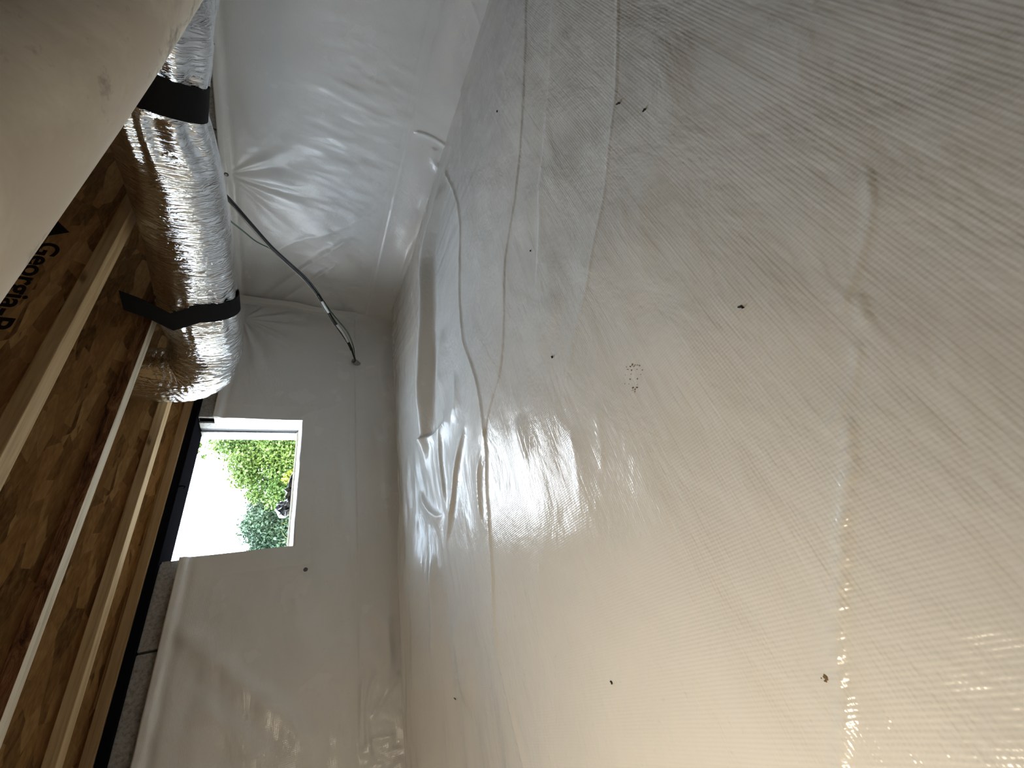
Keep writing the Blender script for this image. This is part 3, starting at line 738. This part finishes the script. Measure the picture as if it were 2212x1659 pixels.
# ------------------------------------------------------------------ small litter on the floor
def fpt(px, py):
    p = hit_floor(px, py); return np.array([p[0], p[1], float(floor_z(np.array(p[0]), np.array(p[1])))])
LIT = [((985, 1508), .022, .0014, 1.2, 'black fibre scrap lying on the folded strip below the window wall'),
       ((1612, 667), .010, .0014, .6, 'black fibre scrap alone on the pale middle of the floor'),
       ((1198, 772), .007, .0024, .2, 'dark crumb on the floor beside the lower end of the long crease'),
       ((1079, 243), .006, .0026, .0, 'dark round speck on the grey floor near the skirting fold'),
       ((1404, 245), .009, .0020, .9, 'dark speck on the shaded floor right of the long crease'),
       ((1346, 230), .014, .0016, .5, 'curled dark shred beside the bend in the long crease'),
       ((1327, 1472), .006, .0016, .4, 'tiny dark fleck low in the pale floor'),
       ((1150, 543), .005, .0018, .3, 'tiny dark fleck between the two upper seams')]
for (pp, ln, th_, an, lab) in LIT:
    c = fpt(*pp); pts = []
    for k in range(7):
        t_ = k / 6 - .5; pts.append(c + np.array([ln * t_ * math.cos(an), ln * t_ * math.sin(an) + .0012 * math.sin(k * 1.7), th_ * .55 + .0006 * (k % 2)]))
    o = tube('debris_fleck', pts, np.array([.3, .8, 1, 1, .9, .7, .25]) * th_, M['debris'], None, 7)
    tag(o, lab, 'debris', 'litter on the floor sheet')
def muds(name, cpx, spread, n, label):
    vv = []; ff = []; r_ = random.Random(3)
    for k in range(n):
        a = r_.random() * 6.28; px_ = cpx[0] + spread[0] * math.cos(a) * r_.uniform(.2, 1); py_ = cpx[1] + spread[1] * math.sin(a) * r_.uniform(.7, 1)
        c = fpt(px_, py_); b0 = len(vv); m_ = 7; rad = r_.uniform(.0006, .0018)
        for j in range(m_):
            q = 6.28 * j / m_; vv.append((c[0] + rad * r_.uniform(.6, 1.3) * math.cos(q), c[1] + rad * r_.uniform(.6, 1.3) * math.sin(q), c[2] + .0004))
        vv.append((c[0], c[1], c[2] + .0012))
        for j in range(m_): ff.append((b0 + j, b0 + (j + 1) % m_, b0 + m_))
    o = mesh(name, vv, ff, M['mud'], None); tag(o, label, 'dirt', kind='stuff')
muds('mud_crumbs', (1376, 815), (26, 32), 34, 'loose ring of dried brown mud crumbs on the pale floor')
muds('mud_crumbs', (1790, 1462), (12, 6), 9, 'small cluster of brown mud crumbs left of the ropey crease')

# ------------------------------------------------------------------ outside the window
gv = []; gf = []; nn = 40
for i in range(nn + 1):
    for j in range(nn + 1):
        x = -30 + 70 * i / nn; y = 2.2 + 60 * (j / nn) ** 2
        gv.append((x, y, H - .16 - .02 * min(y - 2.2, 12) * .5 + .03 * float(fbm(np.array(x * .7), np.array(y * .7), 2))))
for i in range(nn):
    for j in range(nn): a = i * (nn + 1) + j; gf.append((a, a + nn + 1, a + nn + 2, a + 1))
ground = mesh('ground', gv, gf, M['earth']); tag(ground, 'bare ground outside the window', 'ground', kind='structure')

def tree(name, blobs, Y, leaf, nleaf, lm, label, seed, trunk=None):
    rg = np.random.default_rng(seed); root_xy = onY(*(trunk or blobs[0][:2]), Y)
    root = empty(name, (root_xy[0], Y, H - .25)); tag(root, label, 'tree', 'trees outside the window')
    wts = np.array([b_[2] ** 2 for b_ in blobs], float); wts /= wts.sum(); V = []; FF = []
    cnt = rg.multinomial(nleaf, wts); cents = []
    for b_, k_ in zip(blobs, cnt):
        c = onY(b_[0], b_[1], Y + rg.uniform(-.5, .5)); r_ = b_[2] / 840 * Y * .72; cents.append(c)
        d = rg.normal(size=(k_, 3)); d /= np.linalg.norm(d, axis=1)[:, None]
        rad = r_ * (.35 + .65 * rg.random(k_) ** .5) * (1 + .18 * rg.normal(size=k_))
        for p_, dd in zip(c + d * rad[:, None], d):
            ax = rg.normal(size=3); ax /= np.linalg.norm(ax); bx_ = np.cross(ax, rg.normal(size=3)); bx_ /= np.linalg.norm(bx_); nx = np.cross(ax, bx_)
            l_ = leaf * rg.uniform(.6, 1.3); w_ = l_ * .3; b0 = len(V)
            V += [p_ - ax * l_ * .5, p_ + bx_ * w_ + nx * w_ * .4, p_ + ax * l_ * .5, p_ - bx_ * w_ + nx * w_ * .4]
            FF += [(b0, b0 + 1, b0 + 2), (b0, b0 + 2, b0 + 3)]
    mesh('foliage', V, FF, lm, root, False)
    base_ = np.array([root_xy[0], Y, H - .35]); top = np.mean(cents, axis=0)
    tube('trunk', catmull([base_, base_ * .5 + top * .5 + np.array([.1, 0, 0]), top], 6), np.linspace(.13, .05, 13), M['bark'], root, 8)
    for c in cents[:7]: tube('branch', catmull([base_ * .55 + top * .45, (top + c) / 2 + np.array([0, 0, -.1]), c], 5), np.linspace(.05, .012, 11), M['bark'], root, 6)
tree('tree', [(600, 955, 70), (545, 965, 62), (505, 955, 48), (575, 1015, 58), (625, 1030, 55), (470, 950, 26), (620, 905, 60), (540, 915, 60), (530, 1030, 34), (600, 1065, 40), (640, 980, 50),
              (548, 1068, 22), (520, 1005, 34), (630, 850, 70), (560, 850, 70), (447, 928, 12), (432, 962, 7), (425, 976, 5), (460, 915, 14), (440, 985, 6), (433, 938, 6), (418, 1000, 4)], 9.5, .075, 34000, M['leafA'], 'large bright green leafy tree filling the right of the window view', 1, (640, 960))
tree('tree', [(560, 1090, 30), (600, 1110, 55), (560, 1140, 42), (590, 1165, 48), (545, 1128, 24), (630, 1150, 50), (572, 1185, 34), (610, 1215, 60), (640, 1085, 45), (630, 1270, 60)], 13., .09, 24000, M['leafB'], 'darker bluish green tree standing lower behind the black plastic', 2, (650, 1160))
tree('shrub', [(632, 1024, 13), (622, 1032, 12), (637, 1040, 11)], 6.5, .06, 700, M['leafC'], 'small yellow-green shrub in front of the bright tree', 3, (645, 1032))
# crumpled black plastic
bm = bmesh.new(); bmesh.ops.create_icosphere(bm, subdivisions=3, radius=.06)
rg = random.Random(11); dirs = [Vector((rg.gauss(0, 1), rg.gauss(0, 1), rg.gauss(0, 1))).normalized() for _ in range(22)]
for v_ in bm.verts:
    d = v_.co.normalized(); k_ = min(.62 / max(.25, d.dot(q)) for q in dirs if d.dot(q) > .2) if any(d.dot(q) > .2 for q in dirs) else 1
    v_.co = d * .062 * min(1.15, max(.66, k_)) + Vector((rg.gauss(0, .0035), rg.gauss(0, .0035), rg.gauss(0, .0035))); v_.co.z *= .85; v_.co.x *= 1.1
me = bpy.data.meshes.new('crumpled_bundle'); bm.to_mesh(me); bm.free(); me.materials.append(M['poly'])
bagc = onY(613, 1100, 2.42)
bag = empty('plastic_sheet', tuple(bagc)); tag(bag, 'crumpled black plastic sheet lying outside on the window ledge', 'plastic sheet')
bo = bpy.data.objects.new('crumpled_bundle', me); link(bo, bag)
vv = []; ff = []; ln = [onY(616, 1085, 2.44), onY(622, 1050, 2.48), onY(632, 1022, 2.52), onY(640, 985, 2.56), onY(645, 950, 2.6)]
for i, p_ in enumerate(catmull(ln, 5)):
    for j in range(7):
        t_ = j / 6; vv.append(p_ + np.array([.004 * rg.gauss(0, 1), .10 * t_, -.10 * t_ ** 1.5 + .006 * rg.gauss(0, 1)]))
m_ = len(vv) // 7
for i in range(m_ - 1):
    for j in range(6): ff.append((i * 7 + j, i * 7 + j + 1, (i + 1) * 7 + j + 1, (i + 1) * 7 + j))
o = mesh('trailing_fold', vv, ff, M['poly'], bag, False); so = o.modifiers.new('thick', 'SOLIDIFY'); so.thickness = .002
# supporting mound of soil under it
mv = []; mf_ = []
for i in range(25):
    for j in range(13):
        x = .3 + 1.6 * i / 24; y = 2.205 + .9 * j / 12; h_ = (H - .06) * 1. - .0 + .03 * float(fbm(np.array(x * 5), np.array(y * 5), 2)); e_ = math.sin(math.pi * i / 24) ** .5 * math.sin(math.pi * (.15 + .85 * j / 12)) ** .5
        mv.append((x, y, (H - .3) + (h_ - (H - .3)) * e_))
for i in range(24):
    for j in range(12): a = i * 13 + j; mf_.append((a, a + 13, a + 14, a + 1))
mo = mesh('soil_mound', mv, mf_, M['earth']); tag(mo, 'low soil bank against the outside of the window ledge', 'ground', kind='structure')
# weed
wd = empty('weed', tuple(onY(625, 1165, 2.35))); tag(wd, 'thin yellow-green weed sprig standing by the outer ledge', 'weed')
for (a, b_, c) in (((628, 1168), (615, 1158), (607, 1145)), ((626, 1172), (616, 1170), (602, 1172)), ((620, 1128), (612, 1130), (606, 1130))):
    tube('stalk', catmull([onY(*a, 2.35), onY(*b_, 2.35), onY(*c, 2.35)], 5), np.linspace(.0022, .0008, 11), M['leafC'], wd, 6)

# ------------------------------------------------------------------ work light hung from the joists behind the camera
LX, LY, LZ = -.70, .455, H + .375
wl = empty('work_light', (LX, LY, LZ)); tag(wl, 'flat work light hung face down between two joists behind the camera', 'lamp')
boxes('housing', [(LX - .15, LX + .15, LY - .095, LY + .095, LZ + .012, LZ + .05)], M['pvcgrey'], wl, .006)
m, t, b = mat('lit_panel', (.9, .85, .75), .5); b.inputs['Emission Color'].default_value = (1, .86, .66, 1); b.inputs['Emission Strength'].default_value = 4.; M['lit'] = m
boxes('lens', [(LX - .13, LX + .13, LY - .08, LY + .08, LZ + .004, LZ + .0115)], M['lit'], wl, .002)
boxes('light_block_flap', [(LX - .16, LX + .16, LY - .103, LY - .096, LZ - .16, LZ + .05)], M['blackrubber'], wl)  # added unseen flap, cuts lamp light off the floor near the camera
for sx in (-.155, .155):
    tube('hanger_wire', [(LX + sx, LY - .06, LZ + .02), (LX + sx, LY - .06, LZ + .2), (LX + sx, LY - .06, LZ + .37)], .003, M['pvcgrey'], wl, 6)
ld = bpy.data.lights.new('work_light_beam', 'AREA'); ld.shape = 'RECTANGLE'; ld.size = .26; ld.size_y = .16; ld.energy = LAMP; ld.color = (1, .86, .66)
lo_ = bpy.data.objects.new('work_light_beam', ld); COL.objects.link(lo_); lo_.location = (LX, LY, LZ + .002)
